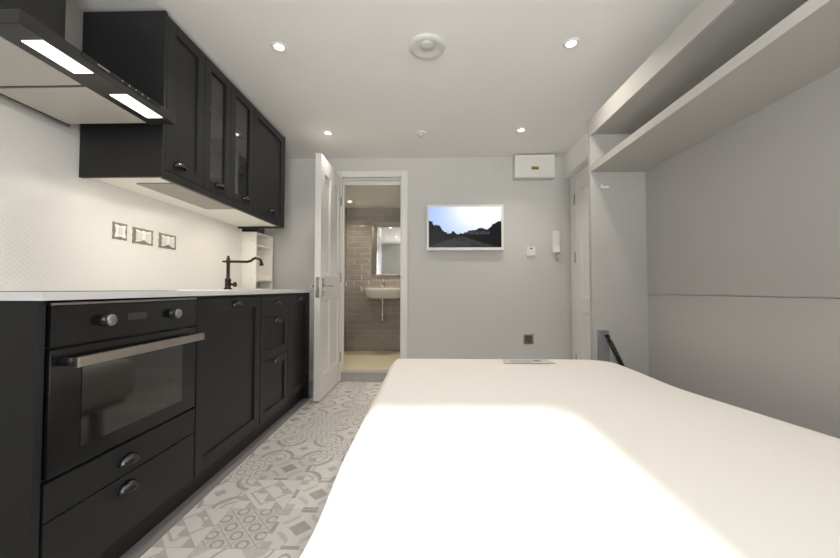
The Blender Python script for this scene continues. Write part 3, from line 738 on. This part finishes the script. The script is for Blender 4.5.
# ------------------------------------------------------------------ shower room fittings
t = thing('basin', 'white wall hung basin with a rounded bowl below the mirror', 'basin', (-.59, BY1, .8))
mb = MB()
def basin_ring(w, d, z, inset=0):                       # half-rounded outline against the wall
    pts = []
    for i in range(25):
        a = PI * i / 24
        c, s_ = math.cos(a), math.sin(a)
        e = .55
        pts.append((-.565 + math.copysign(abs(c) ** e, c) * w / 2, BY1 - inset - (abs(s_) ** e) * (d - inset), z))
    return [mb.bm.verts.new(p) for p in pts]
outer = [basin_ring(.30, .24, .80), basin_ring(.44, .33, .808), basin_ring(.50, .37, .83), basin_ring(.545, .39, .90), basin_ring(.56, .395, .938), basin_ring(.55, .39, .944), basin_ring(.50, .365, .942, .10), basin_ring(.45, .33, .90, .12), basin_ring(.30, .27, .85, .14)]
for A, B in zip(outer, outer[1:]):
    for i in range(24):
        f = mb.bm.faces.new((A[i], A[i + 1], B[i + 1], B[i])); f.smooth = True
    mb.bm.faces.new((A[-1], A[0], B[0], B[-1]))
mb.bm.faces.new(outer[0]); mb.bm.faces.new(outer[-1])
obj('bowl', mb, M['ceramic'], t)
obj('waste_pipe', MB().lathe((-.60, BY1 - .14, .51), 'z', [(.016, 0), (.02, .005), (.02, .1), (.013, .11), (.013, .24), (.024, .25), (.024, .29)], 20), M['chrome'], t, label='chrome waste pipe')
t = thing('basin_tap', 'small chrome mixer tap standing on the white basin', 'tap', (-.60, BY1 - .06, .943))
obj('body', MB().lathe((-.60, BY1 - .06, .9435), 'z', [(.024, 0), (.022, .01), (.018, .02), (.018, .075), (.015, .085), (0, .088)], 20).tube([(-.60, BY1 - .06, .99), (-.60, BY1 - .12, .985), (-.60, BY1 - .16, .972)], [.013, .012, .010]), M['chrome'], t)
obj('lever', MB().tube([(-.60, BY1 - .06, 1.03), (-.60, BY1 - .075, 1.05), (-.60, BY1 - .12, 1.07)], [.010, .008, .006]), M['chrome'], t)
t = thing('bathroom_mirror', 'large mirror in a sloping silver frame above the basin', 'mirror', (-.45, BY1, 1.12))
mx0, mx1, mz0, mz1 = -.765, -.12, 1.115, 1.845
f_ = .075
mb = MB()
o4 = [(mx0, mz0), (mx1, mz0), (mx1, mz1), (mx0, mz1)]; i4 = [(mx0 + f_, mz0 + .015), (mx1 - f_, mz0 + .015), (mx1 - f_, mz1 - f_), (mx0 + f_, mz1 - f_)]
B0 = [mb.bm.verts.new((p[0], BY1, p[1])) for p in o4]; O = [mb.bm.verts.new((p[0], BY1 - .012, p[1])) for p in o4]; I = [mb.bm.verts.new((p[0], BY1 - .03, p[1])) for p in i4]; I2 = [mb.bm.verts.new((p[0], BY1 - .016, p[1])) for p in i4]
for i in range(4):
    j = (i + 1) % 4
    mb.bm.faces.new((B0[i], B0[j], O[j], O[i])); mb.bm.faces.new((O[i], O[j], I[j], I[i])); mb.bm.faces.new((I[i], I[j], I2[j], I2[i]))
obj('frame', mb, M['chrome'], t)
obj('mirror_glass', MB().box(i4[0][0], i4[1][0], BY1 - .018, BY1 - .014, i4[0][1], i4[2][1]), M['mirror'], t)
bd = thing('downlight', 'small recessed spotlight in the shower room ceiling corner', 'downlight', (-.99, 4.38, BZ1), 'shower room spotlights')
obj('bezel', MB().lathe((-.99, 4.38, BZ1), 'z', [(.022, -.0005), (.024, -.004), (.034, -.004), (.038, -.0005)], 24), M['plastic'], bd)
obj('bulb', MB().lathe((-.99, 4.38, BZ1), 'z', [(.022, -.001), (.015, -.0045), (0, -.005)], 24), M['lamp'], bd)
light('spot_light', 'SPOT', (-.99, 4.38, BZ1 - .012), 16, (1, .86, .66), (0, 0, 0), spot_size=math.radians(140), spot_blend=.9, shadow_soft_size=.03)
dup(bd, (.75, -.15, 0), 'unseen spotlight added to light the shower room')
light('spot_light', 'SPOT', (-.24, 4.23, BZ1 - .012), 34, (1, .86, .66), (0, 0, 0), spot_size=math.radians(140), spot_blend=.9, shadow_soft_size=.03)  # lamp added out of view to brighten the shower room

# ------------------------------------------------------------------ daylight
W = bpy.data.worlds.new('sky'); S.world = W; W.use_nodes = True
nt = W.node_tree
bg = nt.nodes['Background']; E.nt = nt                  # bright hazy sky; brighter lower half added to light the ceiling
wx, wy, wz = coords(nt, 'Generated')
k = emin(emax(wz * 6.0 + .5, 0.0), 1.0)
nt.links.new(mixc(nt, k, (1.0, .99, .98, 1), (.90, .95, 1, 1)), bg.inputs['Color'])
nt.links.new((25.0 - k * 17.0).v, bg.inputs['Strength'])
light('window_portal', 'AREA', ((WX0 + WX1) / 2, YR - .19, (WZ0 + WZ1) / 2), 1, (1, 1, 1), (PI / 2, 0, 0), shape='RECTANGLE', size=WX1 - WX0, size_y=WZ1 - WZ0)
bpy.data.lights['window_portal'].cycles.is_portal = True
el = math.atan((WZ1 - .03 - .512) / (1.25 - YR + .1))
light('sun', 'SUN', (0, -3, 4), 10, (1, .97, .92), (PI / 2 - el, 0, 0), angle=math.radians(3))

# ------------------------------------------------------------------ camera
F, VX, VY = 350., 428., 289.
yaw, pitch = math.atan((VX - 420) / F), math.atan((VY - 279) / F)
cam = bpy.data.cameras.new('camera'); co = bpy.data.objects.new('camera', cam); COL.objects.link(co)
cam.sensor_fit = 'HORIZONTAL'; cam.sensor_width = 36; cam.lens = F / 840 * 36; cam.clip_start = .02
co.location = (0, 0, .93); co.rotation_euler = (PI / 2 + pitch, 0, yaw)
S.camera = co
vs = S.view_settings; vs.view_transform = 'Standard'; vs.look = 'None'; vs.gamma = 1; vs.use_curve_mapping = False; vs.exposure = .16
S.cycles.max_bounces = 10; S.cycles.diffuse_bounces = 6
S.cycles.use_denoising = True
